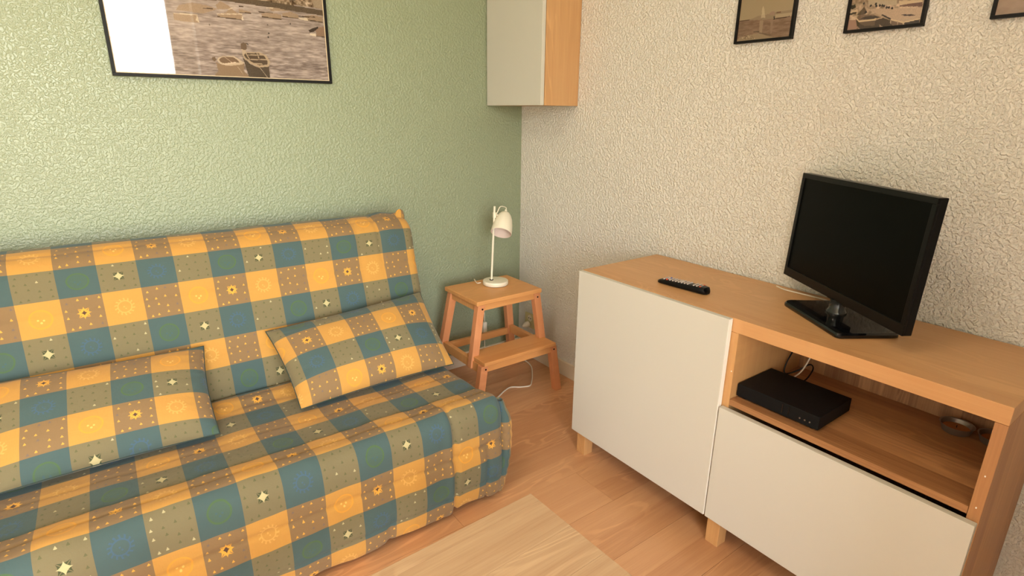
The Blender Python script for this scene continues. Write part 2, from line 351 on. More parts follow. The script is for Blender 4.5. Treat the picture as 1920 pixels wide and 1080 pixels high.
# ------------------------------------------------------------ sofa bed
sofa = thing('sofa_bed', 'folding sofa bed under a quilted yellow, tan and teal checked cover along the green wall', 'sofa', (-1.57, -.55, 0))
def pad(name, prof, vv, xa, xb, rb, disp, parent, res=.0065, xres=.0085):
    """closed padded body: cross-section prof (y,z) with pattern coordinate vv, swept from xa to xb, rounded ends of radius rb"""
    P = np.array(prof, float); V = np.array(vv, float); n = len(P)
    # smooth closed Catmull-Rom resample
    pts = []; vals = []
    for i in range(n):
        p0, p1, p2, p3 = P[i-1], P[i], P[(i+1) % n], P[(i+2) % n]
        v1, v2 = V[i], V[(i+1) % n]
        if i == n-1: v2 = V[-1] + 1.0
        L = np.hypot(*(p2-p1)); k = max(1, int(round(L/res)))
        for t in np.arange(k)/k:
            t0, t1, t2, t3 = 0, np.hypot(*(p1-p0))**.5, 0, 0
            t2 = t1+np.hypot(*(p2-p1))**.5; t3 = t2+np.hypot(*(p3-p2))**.5; tt = t1+(t2-t1)*t
            A1 = (t1-tt)/(t1-t0)*p0+(tt-t0)/(t1-t0)*p1; A2 = (t2-tt)/(t2-t1)*p1+(tt-t1)/(t2-t1)*p2; A3 = (t3-tt)/(t3-t2)*p2+(tt-t2)/(t3-t2)*p3
            B1 = (t2-tt)/(t2-t0)*A1+(tt-t0)/(t2-t0)*A2; B2 = (t3-tt)/(t3-t1)*A2+(tt-t1)/(t3-t1)*A3
            pts.append((t2-tt)/(t2-t1)*B1+(tt-t1)/(t2-t1)*B2); vals.append(v1+(v2-v1)*t)
    Q = np.array(pts); vals = np.array(vals); N = len(Q)
    tg = np.roll(Q, -1, 0)-np.roll(Q, 1, 0); tg /= np.linalg.norm(tg, axis=1)[:, None]
    nm = np.stack([tg[:, 1], -tg[:, 0]], 1)
    area = .5*np.sum(Q[:, 0]*np.roll(Q[:, 1], -1)-np.roll(Q[:, 0], -1)*Q[:, 1])
    if area < 0: nm = -nm
    xs = []; ins = []; us = []
    K = 6
    for q in range(K): a = math.pi/2*(q/K); xs.append(xa+rb*(1-math.sin(a))); 
    xs = []; 
    for q in range(K): a = math.pi/2*q/K; xs.append(xa+rb*(1-math.sin(a))); ins.append(rb*(1-math.cos(a))) if False else None
    xs = []; ins = []
    for q in range(K+1):
        a = math.pi/2*(1-q/K); xs.append(xa+rb*(1-math.sin(a))); ins.append(rb*(1-math.cos(a)))
    m_ = int((xb-xa-2*rb)/xres)
    for q in range(1, m_): xs.append(xa+rb+(xb-xa-2*rb)*q/m_); ins.append(0)
    for q in range(K+1):
        a = math.pi/2*q/K; xs.append(xb-rb*(1-math.sin(a))); ins.append(rb*(1-math.cos(a)))
    verts = []; uvs = []
    for k, x in enumerate(xs):
        for q in range(N):
            d = disp(x, vals[q], Q[q]) if ins[k] < rb*.8 else 0
            yz = Q[q]+nm[q]*(d-ins[k]); verts.append((x, yz[0], yz[1]))
    X = len(xs); faces = []; fuv = []
    ucoord = [x*10 for x in xs]
    for k in range(X-1):
        for q in range(N):
            q2 = (q+1) % N; v2 = vals[q2] if q2 else vals[q]+(vals[q]-vals[q-1])
            faces.append((k*N+q, (k+1)*N+q, (k+1)*N+q2, k*N+q2))
            fuv += [(ucoord[k], vals[q]), (ucoord[k+1], vals[q]), (ucoord[k+1], v2), (ucoord[k], v2)]
    for k in (0, X-1):   # end caps
        c = Q.mean(0); ci = len(verts); verts.append((xs[k], c[0], c[1]))
        for q in range(N):
            q2 = (q+1) % N; f = (k*N+q, k*N+q2, ci)
            if k == 0: f = f[::-1]
            faces.append(f)
            for idx in f: fuv.append((verts[idx][1]*10+.3, verts[idx][2]*10))
    o0 = Vector(parent['_o'])
    me = bpy.data.meshes.new(name); me.from_pydata([(a-o0.x, b_-o0.y, c_-o0.z) for a, b_, c_ in verts], [], faces)
    uvl = me.uv_layers.new(name='UVMap'); uvl.data.foreach_set('uv', np.array(fuv, dtype=np.float32).ravel())
    me.polygons.foreach_set('use_smooth', [True]*len(me.polygons)); me.materials.append(M['fabric'])
    import bmesh
    bm = bmesh.new(); bm.from_mesh(me); bmesh.ops.recalc_face_normals(bm, faces=bm.faces); bm.to_mesh(me); bm.free()
    ob = bpy.data.objects.new(name, me); C.objects.link(ob); ob.parent = parent
    return ob
def g(x, c, w): return math.exp(-((x-c)/w)**2)
def nz(x, y, z=0): return noise.noise(Vector((x, y, z)))
def quilt(v, seams, w=.06, h=.007):
    d = min(abs(v-s) for s in seams); return -h*math.exp(-(d/w)**2)*1.0 + .004*min(d, 1)
def disp_back(x, v, p):
    d = quilt(v, (-.6, 1.5, 3.5), .06, .004)
    if -2 < v < 4.8:
        d += .004*nz(x*4, v*.5) + .0015*nz(x*14, v*1.6, 3)
        d -= .007*g(x, -.905+.004*nz(1, v*2), .006)*max(0, min(1, (2.2-v)/1.))   # vertical tuck near the right end
        d += .008*max(0, 1-abs(x+.855)/.05)*max(0, min(1, (1.-v)/1.))
        d -= .003*g(x, -.985, .005)
        d -= .002*g(x, -.993, .004)
    return d
def disp_seat(x, v, p):
    d = 0
    if v < 14:
        d += .0045*nz(x*3, v*.7, 2)
        # quilting seams
        for s, h in ((7.55, .003), (9.5, .004), (11.5, .007), (12.9, .004)): d -= h*math.exp(-((v-s-.10*nz(x*5, s))/.06)**2)
        if v > 9: d += .006*abs(math.sin(math.pi*(v-9.5)/2))+.0022*nz(x*22, v*2.2, 9)
        # ripples where the cover gathers behind and on top of the seat
        w = math.exp(-((v-5.7)/1.0)**2)
        d += w*(.005*nz(x*7+v*.4, v*3.2-x*3, 1)+.003*nz(x*11, v*6-x*6, 5))
        d += .005*math.exp(-((v-8)/1.6)**2)*nz(x*9, v*1.1, 8)
        if v > 9.3:   # vertical folds near the right corner
            k = min(1, (v-9.3)/.8)
            d -= .016*k*g(x, -.990+.006*nz(2, v), .006); d += .006*k*g(x, -1.012, .016)
            d -= .009*k*max(0, min(1, (v-11.2)/.6))*g(x, -.868, .005)
            d += .004*k*nz(x*13, v*.5, 4)
            d -= .007*max(0, min(1, (v-12.4)/.6))*g(x, -1.22, .008)
        if v > 12.2: d += .012*(v-12.2)/1.4*nz(x*8, 2.2, 6)
    return d
back_prof = [(-.235,.857),(-.275,.822),(-.300,.741),(-.327,.644),(-.355,.546),(-.388,.458),(-.405,.375),(-.392,.300),(-.340,.285),(-.285,.36),(-.245,.47),(-.205,.58),(-.165,.70),(-.125,.805),(-.125,.850),(-.165,.868)]
back_v = [-.5, 0, 1, 2, 3, 4, 4.7, 5.4, 6, 7, 8, 9, 10, 11, 12, 12.5]
# pattern continues over the top edge: renumber so that the rear roll runs -2.3..-.5
back_v = [-.5, 0, 1, 2, 3, 4, 4.75, 5.5, 6, 7, 8, 9, 10, 11, 11.6, 12.5]
bp = [(-.125,.850),(-.165,.868)] + back_prof[:14]; bv = [-1.9, -1.3] + back_v[:14]
backrest = pad('backrest', bp, bv, -2.375, -.755, .034, disp_back, sofa)
seat_prof = [(-.412,.352),(-.445,.366),(-.544,.354),(-.643,.350),(-.743,.357),(-.843,.361),(-.905,.373),(-.938,.371),(-.966,.345),(-.980,.275),(-.986,.175),(-.982,.08),(-.972,.022),(-.930,.018),(-.60,.03),(-.40,.03),(-.385,.2)]
seat_v = [4.72,5,6,7,8,9,9.65,10,10.35,11,12,13,13.6,14.1,17,19,20.5]
seat = pad('seat', seat_prof, seat_v, -2.375, -.797, .036, disp_seat, sofa)
# folded cover corner hanging at the front right end of the seat
def fabric_tube(name, path, radii, u0, v0, dv, parent, n=18, flat=(1, 1)):
    verts = []; faces = []; fuv = []
    N = len(path)
    for i, p in enumerate(path):
        for k in range(n):
            a = 2*math.pi*k/n; rr = radii[i]
            verts.append((p[0]+rr*flat[0]*math.cos(a), p[1]+rr*flat[1]*math.sin(a), p[2]))
    for i in range(N-1):
        for k in range(n):
            faces.append((i*n+k, i*n+(k+1) % n, (i+1)*n+(k+1) % n, (i+1)*n+k))
            fuv += [(u0+k*.14, v0+i*dv), (u0+(k+1)*.14, v0+i*dv), (u0+(k+1)*.14, v0+(i+1)*dv), (u0+k*.14, v0+(i+1)*dv)]
    for r_, i in ((1, 0), (-1, N-1)):
        f = [i*n+k for k in range(n)][::r_]; faces.append(tuple(f)); fuv += [(u0+k*.14, v0+i*dv) for k in range(n)]
    o0 = Vector(parent['_o']); me = bpy.data.meshes.new(name)
    me.from_pydata([(a-o0.x, b_-o0.y, c_-o0.z) for a, b_, c_ in verts], [], faces)
    uvl = me.uv_layers.new(name='UVMap'); uvl.data.foreach_set('uv', np.array(fuv, dtype=np.float32).ravel())
    me.polygons.foreach_set('use_smooth', [True]*len(me.polygons)); me.materials.append(M['fabric'])
    ob = bpy.data.objects.new(name, me); C.objects.link(ob); ob.parent = parent; return ob
path = []; rad = []
for i in range(34):
    t = i/33; z = .345-.335*t
    path.append((-.782+.008*math.sin(t*math.pi)-.020*t*t, -.925-.012*math.sin(t*3), z)); rad.append(.012+.024*min(1, t*5)*(1-.25*t)+.0015*math.sin(i*1.7))
fabric_tube('side_flap', path, rad, -8.0+.02, 10.35, 3.3/33, sofa, flat=(.85, 1.3))
# turned-up ear of the cover at the top right corner of the backrest
path = []; rad = []
for i in range(12):
    t = i/11; path.append((-.788+.012*t, -.215+.01*t, .828+.062*t)); rad.append(.027*(1-t**2.5)**.5+.003)
fabric_tube('cover_ear', path, rad, -6.95, -.95, .02, sofa, flat=(.8, .55))
b = MB(); b.quad_box((-2.33, -.93, 0), (-.87, -.36, .019)); b.build('base_frame', M['matt_black'], sofa)

# cushions
def cushion(name, label, BL, BR, TL, TR, front, rear, ur, vr, pinch=.018):
    BL, BR, TL, TR = map(Vector, (BL, BR, TL, TR)); c = (BL+BR+TL+TR)/4
    t = thing(name, label, 'cushion', (c.x, c.y, min(BL.z, BR.z)), 'checked cushions leaning on the sofa back')
    nx = ((BR-BL)+(TR-TL)).normalized(); ny = ((TL-BL)+(TR-BR)).normalized(); nn = nx.cross(ny).normalized()
    NX, NY = 96, 64; o0 = Vector(t['_o']); verts = []; faces = []; fuv = []
    def pt(a, b_, side):
        A, B = 2*a-1, 2*b_-1
        # concave sides with pointed corners
        ax = A*(1-pinch*2*(1-B*B)**1) ; by = B*(1-pinch*3*(1-A*A))
        a2, b2 = (ax+1)/2, (by+1)/2
        p = (BL*(1-a2)+BR*a2)*(1-b2)+(TL*(1-a2)+TR*a2)*b2
        h = (max(0, 1-abs(A)**3.2)**.55)*(max(0, 1-abs(B)**2.6)**.6)
        d = front if side > 0 else -rear
        w = .0
        edge = max(abs(A), abs(B))
        if side > 0:
            w = .004*nz(a*5, b_*4, BL.x*3)*h + .0035*nz(a*26 if abs(A) < abs(B) else a*4, b_*26 if abs(B) < abs(A) else b_*4, 2+BL.x)*max(0, (edge-.72)/.28)*(1-edge)*9
        return p+nn*(h*d+w*side)
    n1 = (NX+1)*(NY+1)
    for side in (1, -1):
        for j in range(NY+1):
            for i in range(NX+1):
                # denser sampling toward the rim
                a = .5-.5*math.cos(math.pi*i/NX); b_ = .5-.5*math.cos(math.pi*j/NY)
                a = .5*a+.5*i/NX; b_ = .5*b_+.5*j/NY
                verts.append(tuple(pt(a, b_, side)-o0))
    def uvof(i, j):
        a = .5*(.5-.5*math.cos(math.pi*i/NX))+.5*i/NX; b_ = .5*(.5-.5*math.cos(math.pi*j/NY))+.5*j/NY
        return (ur[0]+(ur[1]-ur[0])*a, vr[1]+(vr[0]-vr[1])*b_)
    for s in (0, 1):
        for j in range(NY):
            for i in range(NX):
                q = [(i, j), (i+1, j), (i+1, j+1), (i, j+1)]
                if s: q = q[::-1]
                faces.append(tuple(s*n1+y_*(NX+1)+x_ for x_, y_ in q)); fuv += [uvof(*k) for k in q]
    me = bpy.data.meshes.new('cushion_cover'); me.from_pydata(verts, [], faces)
    uvl = me.uv_layers.new(name='UVMap'); uvl.data.foreach_set('uv', np.array(fuv, dtype=np.float32).ravel())
    me.polygons.foreach_set('use_smooth', [True]*len(me.polygons)); me.materials.append(M['fabric'])
    ob = bpy.data.objects.new('cushion_cover', me); C.objects.link(ob); ob.parent = t
    rim = []
    for k in range(40): rim.append(pt(k/40, 0, 1))
    for k in range(24): rim.append(pt(1, k/24, 1))
    for k in range(40): rim.append(pt(1-k/40, 1, 1))
    for k in range(25): rim.append(pt(0, 1-k/24, 1))
    b = MB(); b.tube(rim, .0019, 6); b.build('rim_line', M['rim_line'], t, smooth=True)  # thin dark teal tube along the cushion outline
    return t
cushion('throw_cushion', 'checked cushion lying at the right end of the sofa, beside the wooden stool',
        (-1.358, -.660, .372), (-.795, -.648, .372), (-1.377, -.385, .548), (-.790, -.385, .584), .066, .075, (.62, 6.35), (.35, 3.85))
cushion('throw_cushion', 'checked cushion at the left end of the sofa, cut off by the photo edge',
        (-2.16, -.655, .372), (-1.590, -.665, .372), (-2.14, -.385, .560), (-1.567, -.385, .542), .066, .075, (-.28, 5.42), (.8, 4.55))

# ------------------------------------------------------------ low cabinet
Y0 = -.9143; XF = -.4102; XD = -.4302; YM = Y0-.60; Y1 = Y0-1.2
cab = thing('tv_cabinet', 'long oak-effect cabinet with two plain white fronts and an open shelf under the television', 'cabinet', (-.21, (Y0+Y1)/2, 0))
def box(name, lo, hi, mat, parent, bevel=.0012):
    b = MB(); b.quad_box(lo, hi); return b.build(name, mat, parent, bevel=bevel)
box('top_panel', (XF, Y1, .70), (-.0102, Y0, .74), [M['oak_top']], cab)
box('side_panel', (XF, Y0-.019, .10), (-.0102, Y0, .6995), M['oak_side'], cab)
box('side_panel', (XF, Y1, .10), (-.0102, Y1+.022, .6995), M['oak_side'], cab)
box('middle_panel', (XF, YM-.020, .10), (-.0302, YM+.010, .6995), M['oak_vert'], cab)
box('bottom_panel', (XF, Y1+.0225, .10), (-.0102, YM-.0205, .118), M['oak_shelf'], cab)
box('bottom_panel', (XF, YM+.0105, .10), (-.0102, Y0-.0195, .118), M['oak_shelf'], cab)
box('shelf', (XF, Y1+.0225, .482), (-.0302, YM-.0205, .500), M['oak_shelf'], cab)
box('back_panel', (-.030, Y1+.0225, .118), (-.0245, Y0-.0195, .6995), M['oak_back'], cab)
def front(name, ya, yb, z0, z1):
    b = MB(); b.quad_box((XD, ya, z0), (XD+.018, yb, z1)); return b.build(name, M['white'], cab, bevel=.0016)
d = front('door', YM+.0015, Y0-.001, .101, .739)
b = MB(); b.quad_box((XD+.001, YM+.0008, .102), (XD+.017, YM+.0016, .738)); b.build('edge_strip', M['white_edge'], d, loc=None).location = -Vector((0,0,0))
dr = front('drawer', Y1+.001, YM-.0035, .101, .474)
box_m = MB(); box_m.quad_box((XD+.019, Y1+.03, .13), (XD+.031, YM-.03, .44)); box_m.build('drawer_box', M['matt_black'], dr)
for ch in (d.children + dr.children):   # their meshes were built in world coordinates
    ch.location = -Vector(cab['_o'])
for yy in (Y0-.033, YM-.002-.022, Y1+.033):
    for xx in (XF+.0235, -.0102-.04):
        b = MB(); b.quad_box((xx-.0215, yy-.0215, 0), (xx+.0215, yy+.0215, .0995)); b.build('leg', M['oak_vert'], cab, bevel=.002)
# chips and screw covers on the front edges
for p in ((XF-.0005, YM-.014, .585), (XF-.0005, Y1+.012, .58), (XF-.0005, Y1+.011, .505)):
    b = MB(); b.quad_box((p[0]-.0006, p[1]-.0014, p[2]-.0018), (p[0]+.001, p[1]+.001, p[2]+.0016)); b.build('edge_chip', M['white_edge'], cab)

# ------------------------------------------------------------ wall cabinet
wc = thing('wall_cabinet', 'tall narrow wall cabinet with white door and oak-effect side, hung in the corner', 'cabinet', (-.1, -.2, 1.30))
box('carcass', (-.190, -.4045, 1.3007), (-.0015, -.0075, 1.94), M['wall_cab_side'], wc)
b = MB(); b.quad_box((-.2117, -.4055, 1.3007), (-.1935, -.0065, 1.9395)); dd = b.build('door', M['white'], wc, bevel=.002)

# ------------------------------------------------------------ television
TH = .578; TR_ = Vector((-math.sin(TH), -math.cos(TH), 0)); TN = Vector((-math.cos(TH), math.sin(TH), 0)); TU = (Vector((0,0,1))*math.cos(.035)-TN*math.sin(.035)).normalized()
TB = TU.cross(TR_) * -1
tv = thing('television', 'black flat-screen television on a glossy foot, turned toward the sofa', 'television', (-.177, -1.663, .74))
tc_ = Vector((-.177, -1.663, .789))
def tp(r, n, u): return tc_+TR_*r+TN*n+TU*u
def tvbox(name, r0, r1, n0, n1, u0, u1, mat, parent=tv, bevel=.002, taper=0):
    b = MB(); b.hexa([tp(r0,n1,u0), tp(r1,n1,u0), tp(r1-taper,n0,u0+taper), tp(r0+taper,n0,u0+taper), tp(r0,n1,u1), tp(r1,n1,u1), tp(r1-taper,n0,u1-taper), tp(r0+taper,n0,u1-taper)])
    return b.build(name, mat, parent, bevel=bevel)
tvbox('housing', -.262, .262, -.020, -.002, 0, .317, M['black'])
tvbox('rear_cover', -.19, .19, -.048, -.0205, .05, .27, M['black'], taper=.02)
W_ = .262
b = MB()
for r0, r1, u0, u1 in ((-W_, W_, 0, .026), (-W_, W_, .303, .317), (-W_, -W_+.013, .026, .303), (W_-.013, W_, .026, .303)):
    b.hexa([tp(r0,.004,u0), tp(r1,.004,u0), tp(r1,-.0018,u0), tp(r0,-.0018,u0), tp(r0,.004,u1), tp(r1,.004,u1), tp(r1,-.0018,u1), tp(r0,-.0018,u1)])
b.build('bezel', M['black'], tv, bevel=.0008)
tvbox('screen', -W_+.0132, W_-.0132, -.0017, .0005, .0262, .3028, M['screen'], bevel=0)
# foot: rounded slab, narrower at the back
def bz(r, n, z): return Vector((-.177, -1.663, z))+TR_*r+TN*n
out = []
def arc(cx, cy_, R, a0, a1):
    for k in range(7):
        a = math.radians(a0+(a1-a0)*k/6); out.append((cx+R*math.cos(a), cy_+R*math.sin(a)))
arc(.148, .072, .012, 90, 0); arc(.148, -.066, .014, 0, -90); arc(-.085, -.064, .016, -90, -180); arc(-.085, .06, .025, 180, 90)
b = MB(); n_ = len(out)
for z, s in ((.7403, .985), (.742, 1.), (.749, 1.), (.7535, .97)):
    for (r, n) in out: b.v.append(tuple(bz(.03+(r-.03)*s, n*s, z)))
for L_ in range(3):
    for k in range(n_): b.f.append((L_*n_+k, L_*n_+(k+1) % n_, (L_+1)*n_+(k+1) % n_, (L_+1)*n_+k)); b.mi.append(0)
b.f.append(tuple(range(n_))[::-1]); b.f.append(tuple(3*n_+k for k in range(n_))); b.mi += [0, 0]
b.build('foot', M['black_gloss'], tv, smooth=True)
b = MB(); b.lathe([(.026, 0), (.026, .004), (.021, .010), (.019, .030), (.021, .038)], bz(.0, -.012, .7535), n=24); b.build('neck', M['clear'], tv, smooth=True)
b = MB(); b.hexa([bz(-.045,-.03,.782), bz(.045,-.03,.782), bz(.045,-.008,.782), bz(-.045,-.008,.782), bz(-.045,-.03,.83), bz(.045,-.03,.83), bz(.045,-.0325,.83), bz(-.045,-.0325,.83)])
b.build('bracket', M['black'], tv)

# ------------------------------------------------------------ disc player, remote, tealights
pb = thing('disc_player', 'slim matt black disc player at the left end of the open shelf', 'player', (-.29, -1.65, .5))
bx0, bx1, by0, by1 = -.382, -.207, -1.767, -1.537
b = MB(); b.quad_box((bx0, by0, .505), (bx1, by1, .5425)); b.build('casing', M['matt_black'], pb, bevel=.0015)
b = MB(); b.quad_box((bx0-.0012, by0+.095, .512), (bx0-.0002, by0+.0975, .538)); b.quad_box((bx0-.0012, by0+.078, .512), (bx0-.0002, by0+.0793, .538)); b.build('front_groove', M['black_gloss'], pb)
for k in range(3):
    b = MB(); b.lathe([(.0022, 0), (.0022, .0012)], (bx0-.0002, by0+.048-k*.013, .519), (-1, 0, 0), 10); b.build('button', M['metal'], pb)
for xx in (bx0+.015, bx1-.015):
    for yy in (by0+.02, by1-.02):
        b = MB(); b.lathe([(.008, .5002), (.008, .5052)], (xx, yy, 0), n=12); b.build('rubber_foot', M['black'], pb)

rm = thing('remote_control', 'black remote control with pale keys lying on the cabinet top', 'remote', (-.30, -1.255, .74))
A = Vector((-.306, -1.168, .7403)); B = Vector((-.292, -1.347, .7403)); ax_ = (B-A).normalized(); sd = Vector((-ax_.y, ax_.x, 0))
L = (B-A).length; b = MB(); rings = []
secs = [(0, .004, .004), (.004, .012, .010), (.015, .0185, .015), (.05, .021, .019), (.11, .021, .020), (L-.02, .0225, .023), (L-.006, .020, .021), (L, .013, .014)]
nsec = 20
for s, w, h in secs:
    for k in range(nsec):
        a = 2*math.pi*k/nsec; ca, sa = math.cos(a), math.sin(a)
        px = w*math.copysign(abs(ca)**.6, ca); pz = h/2+h/2*math.copysign(abs(sa)**.6, sa)
        b.v.append(tuple(A+ax_*s+sd*px+Vector((0,0,pz))))
for i in range(len(secs)-1):
    for k in range(nsec): b.f.append((i*nsec+k, i*nsec+(k+1)%nsec, (i+1)*nsec+(k+1)%nsec, (i+1)*nsec+k)); b.mi.append(0)
b.f.append(tuple(range(nsec))[::-1]); b.f.append(tuple((len(secs)-1)*nsec+k for k in range(nsec))); b.mi += [0, 0]
b.build('body', M['black'], rm, smooth=True)
for i in range(13):
    for j in range(4):
        if i in (5, 6) and j in (1, 2): continue
        if i in (9,) : continue
        s = .028+i*.0108; w = -.0125+j*.0083
        mat = M['keys']
        if (i, j) == (12, 3) or (i, j) == (12, 0): mat = M['orange']
        if i == 1: mat = (M['orange'], M['keys'], M['keys'], M['blue'])[j]
        b = MB(); zt = .7403+.0172+.0030*min(1, i/10)
        b.lathe([(.0030, 0), (.0030, .0030), (.0022, .0036)], A+ax_*s+sd*w+Vector((0,0,zt-.7403+.0)), n=8)
        b.build('key', mat, rm)
b = MB(); b.lathe([(.0085, 0), (.0085, .004), (.007, .0046)], A+ax_*.0875+Vector((0,0,.0188)), n=16); b.build('navigation_pad', M['keys'], rm, smooth=True)

def tealight(x, y, label):
    t = thing('tealight', label, 'candle', (x, y, .5), 'tealights on the open shelf')
    b = MB(); R = .036
    b.lathe([(.027, .0004), (.030, .003), (R, .022), (R+.002, .023), (R-.0015, .0215), (.0285, .004), (.026, .003)], (x, y, .5), n=28, close=True)
    b.f.append(tuple(range(28))); b.mi.append(0)
    b.build('cup', M['alu'], t, smooth=True)
    b = MB(); b.lathe([(.0268, .0045), (.0292, .012)], (x, y, .5), n=28); b.build('wax', M['wax'], t)
    b = MB(); b.tube([(x, y, .512), (x+.001, y, .519)], .0008, 6); b.build('wick', M['black'], t)
tealight(-.085, -1.972, 'metal tealight at the back of the open shelf, fully in view')
tealight(-.075, -2.050, 'metal tealight half hidden behind the right side panel of the open shelf')

# cables in the shelf and behind the television
def smooth_path(P, k=8):
    P = [Vector(p) for p in P]; P = [P[0]*2-P[1]]+P+[P[-1]*2-P[-2]]; out = []
    for i in range(1, len(P)-2):
        for t in range(k):
            t /= k; a, b_, c, d_ = P[i-1:i+3]
            out.append(.5*((2*b_)+(c-a)*t+(2*a-5*b_+4*c-d_)*t*t+(3*b_-a-3*c+d_)*t**3))
    out.append(P[-2]); return out
def cable(name, pts, r, mat, label, cat='cable'):
    o = MB(); c = Vector(pts[0]); o.tube(smooth_path(pts), r, 8); ob = o.build(name, mat, None, smooth=True, loc=tuple(c)); tag(ob, label, cat); return ob
cable('power_cable', [(-.12,-1.562,.694),(-.12,-1.555,.60),(-.13,-1.542,.54),(-.14,-1.548,.510),(-.12,-1.575,.525),(-.10,-1.598,.548),(-.12,-1.618,.545),(-.15,-1.613,.515),(-.20,-1.600,.52)], .0022, M['black'],
      'thin black cable looping behind the disc player')
cable('aerial_cable', [(-.115,-1.625,.694),(-.12,-1.609,.60),(-.14,-1.597,.54),(-.19,-1.592,.524)], .0022, M['cord'], 'thin pale cable running down to the back of the disc player')
cable('flat_cable', [(-.035,-1.425,.7425),(-.05,-1.46,.7425),(-.048,-1.53,.7425),(-.055,-1.60,.7435),(-.09,-1.66,.7425)], .0022, M['cord'], 'pale cable lying on the cabinet top behind the television')

# ------------------------------------------------------------ step stool
st = thing('step_stool', 'orange-stained beech two-step stool standing in the corner', 'stool', (-.36, -.31, 0))
CX = -.362
def hw(z): return .152+(.48-z)*.160
def spost(s, ya, yb, za, zb, w=.036, d_=.030, name='leg'):
    b = MB(); b.post((CX+s*(hw(za)), ya, za), (CX+s*(hw(zb)), yb, zb), w, d_); return b.build(name, M['birch_leg'], st, bevel=.002)
b = MB(); b.quad_box((-.541, -.418, .480), (-.187, -.141, .500)); b.build('top_tread', M['birch'], st, bevel=.004)
b = MB(); b.quad_box((-.560, -.503, .236), (-.163, -.362, .254)); b.build('lower_tread', M['birch'], st, bevel=.004)
for s in (-1, 1):
    spost(s, -.120, -.168, 0, .4795)
    spost(s, -.402, -.398, .2005, .4795, name='leg')
    spost(s, -.484, -.480, 0, .2355)
    b = MB(); x = CX+s*(hw(.215)+.0285*0); b.hexa([(x-.011,-.465,.196),(x+.011,-.465,.196),(x+.011,-.137,.196),(x-.011,-.137,.196),(x-.011-.002*s,-.465,.2355),(x+.011-.002*s,-.465,.2355),(x+.011-.002*s,-.137,.2355),(x-.011-.002*s,-.137,.2355)])
    b.build('side_rail', M['birch'], st, bevel=.0015)
    x = CX+s*hw(.46); b = MB(); b.quad_box((x-.010, -.384, .448), (x+.010, -.182, .4795)); b.build('side_apron', M['birch'], st, bevel=.0015)
    for yy, zz, h_ in ((-.4175, .463, .463), (-.4995, .222, .222)):
        b = MB(); b.lathe([(.004, 0), (.004, .0012)], (CX+s*hw(zz)-.003*s, yy, zz), (0, -1, 0), 12); b.build('screw_cap', M['black'], st)
b = MB(); b.quad_box((CX-hw(.46)+.018, -.408, .452), (CX+hw(.46)-.018, -.390, .4795)); b.build('front_apron', M['birch'], st, bevel=.0015)
b = MB(); b.quad_box((CX-hw(.46)+.018, -.176, .448), (CX+hw(.46)-.018, -.158, .4795)); b.build('rear_apron', M['birch'], st, bevel=.0015)
b = MB(); b.quad_box((CX-hw(.22)+.018, -.492, .205), (CX+hw(.22)-.018, -.474, .2355)); b.build('step_apron', M['birch'], st, bevel=.0015)
b = MB(); b.quad_box((CX-hw(.2)+.012, -.150, .184), (CX+hw(.2)-.012, -.132, .218)); b.build('rear_rail', M['birch'], st, bevel=.0015)

# ------------------------------------------------------------ lamp
lp = thing('table_lamp', 'small cream metal table lamp with a bell shade standing on the stool', 'lamp', (-.326, -.244, .5))
c0 = Vector((-.326, -.244, .5003))
b = MB(); b.lathe([(.055, 0), (.0575, .002)], c0, n=48); b.build('rubber_ring', M['black'], lp, smooth=True)
b = MB(); b.lathe([(.058, .002), (.0595, .004), (.0595, .018), (.0575, .0205), (.055, .021)], c0, n=64); b.build('base', M['lamp'], lp, smooth=True)
b = MB(); rod0 = c0+Vector((-.016, .010, .021)); rodt = rod0+Vector((.016, -.002, .345))
b.tube([rod0, rodt], .0048, 16); b.build('pole', M['lamp'], lp, smooth=True)
b = MB(); b.lathe([(.009, 0), (.009, .003)], rod0, n=20); b.build('pole_collar', M['matt_black'], lp)
apex = Vector((-.262, -.232, .832))
tocam = Vector((-.59, -.81, 0)); left = Vector((-.81, .59, 0))
axis = (tocam*.60+left*.17+Vector((0,0,-.74))).normalized()
shp = [(.004,-.002),(.012,0),(.021,.006),(.030,.018),(.0375,.036),(.043,.060),(.047,.085),(.0485,.108)]
inner = [(r-.0018, h+.001 if i else h+.003) for i, (r, h) in enumerate(shp)][::-1]
b = MB(); b.lathe(shp+[(.0478, .1085)], apex, axis, 48, close=False); 
# open the rim: drop the closing cap, then line the inside
b.f.pop(); b.mi.pop(); sh = b.build('shade', M['lamp'], lp, smooth=True)
b = MB(); b.lathe([(.0478,.1083)]+inner, apex, axis, 48); b.f.pop(-2); b.mi.pop(-2); b.build('shade_lining', M['lamp_in'], lp, smooth=True)
b = MB(); b.lathe([(.012,.006),(.012,.03),(.008,.036),(.012,.046),(.0145,.058),(.012,.070),(.005,.077)], apex, axis, 20); b.build('bulb', M['bulb'], lp, smooth=True)
b = MB(); b.lathe([(.006,-.012),(.0065,-.004),(.005,0)], apex, axis, 14); b.build('cord_grip', M['lamp'], lp, smooth=True)
arm0 = rodt+Vector((0, 0, -.040)); j = Vector((-.309, -.238, .815))
b = MB(); b.tube([rodt+Vector((-.0005,0,-.040)), rodt.lerp(apex, .35)+Vector((0,0,-.03)), apex+axis*.03+Vector((-.03,.0,0))], .004, 10); b.build('arm', M['lamp'], lp, smooth=True)
b = MB(); b.lathe([(.0085,-.012),(.0085,.012)], rodt+Vector((0,0,-.040)), n=18); b.build('clamp', M['lamp'], lp, smooth=True)
b = MB(); b.tube(smooth_path([apex-axis*.012, apex-axis*.026+Vector((-.004,0,.0)), Vector((-.293,-.236,.862)), Vector((-.312,-.238,.838)), rodt+Vector((.005,0,-.045))]), .0022, 8); b.build('shade_cord', M['lamp'], lp, smooth=True)

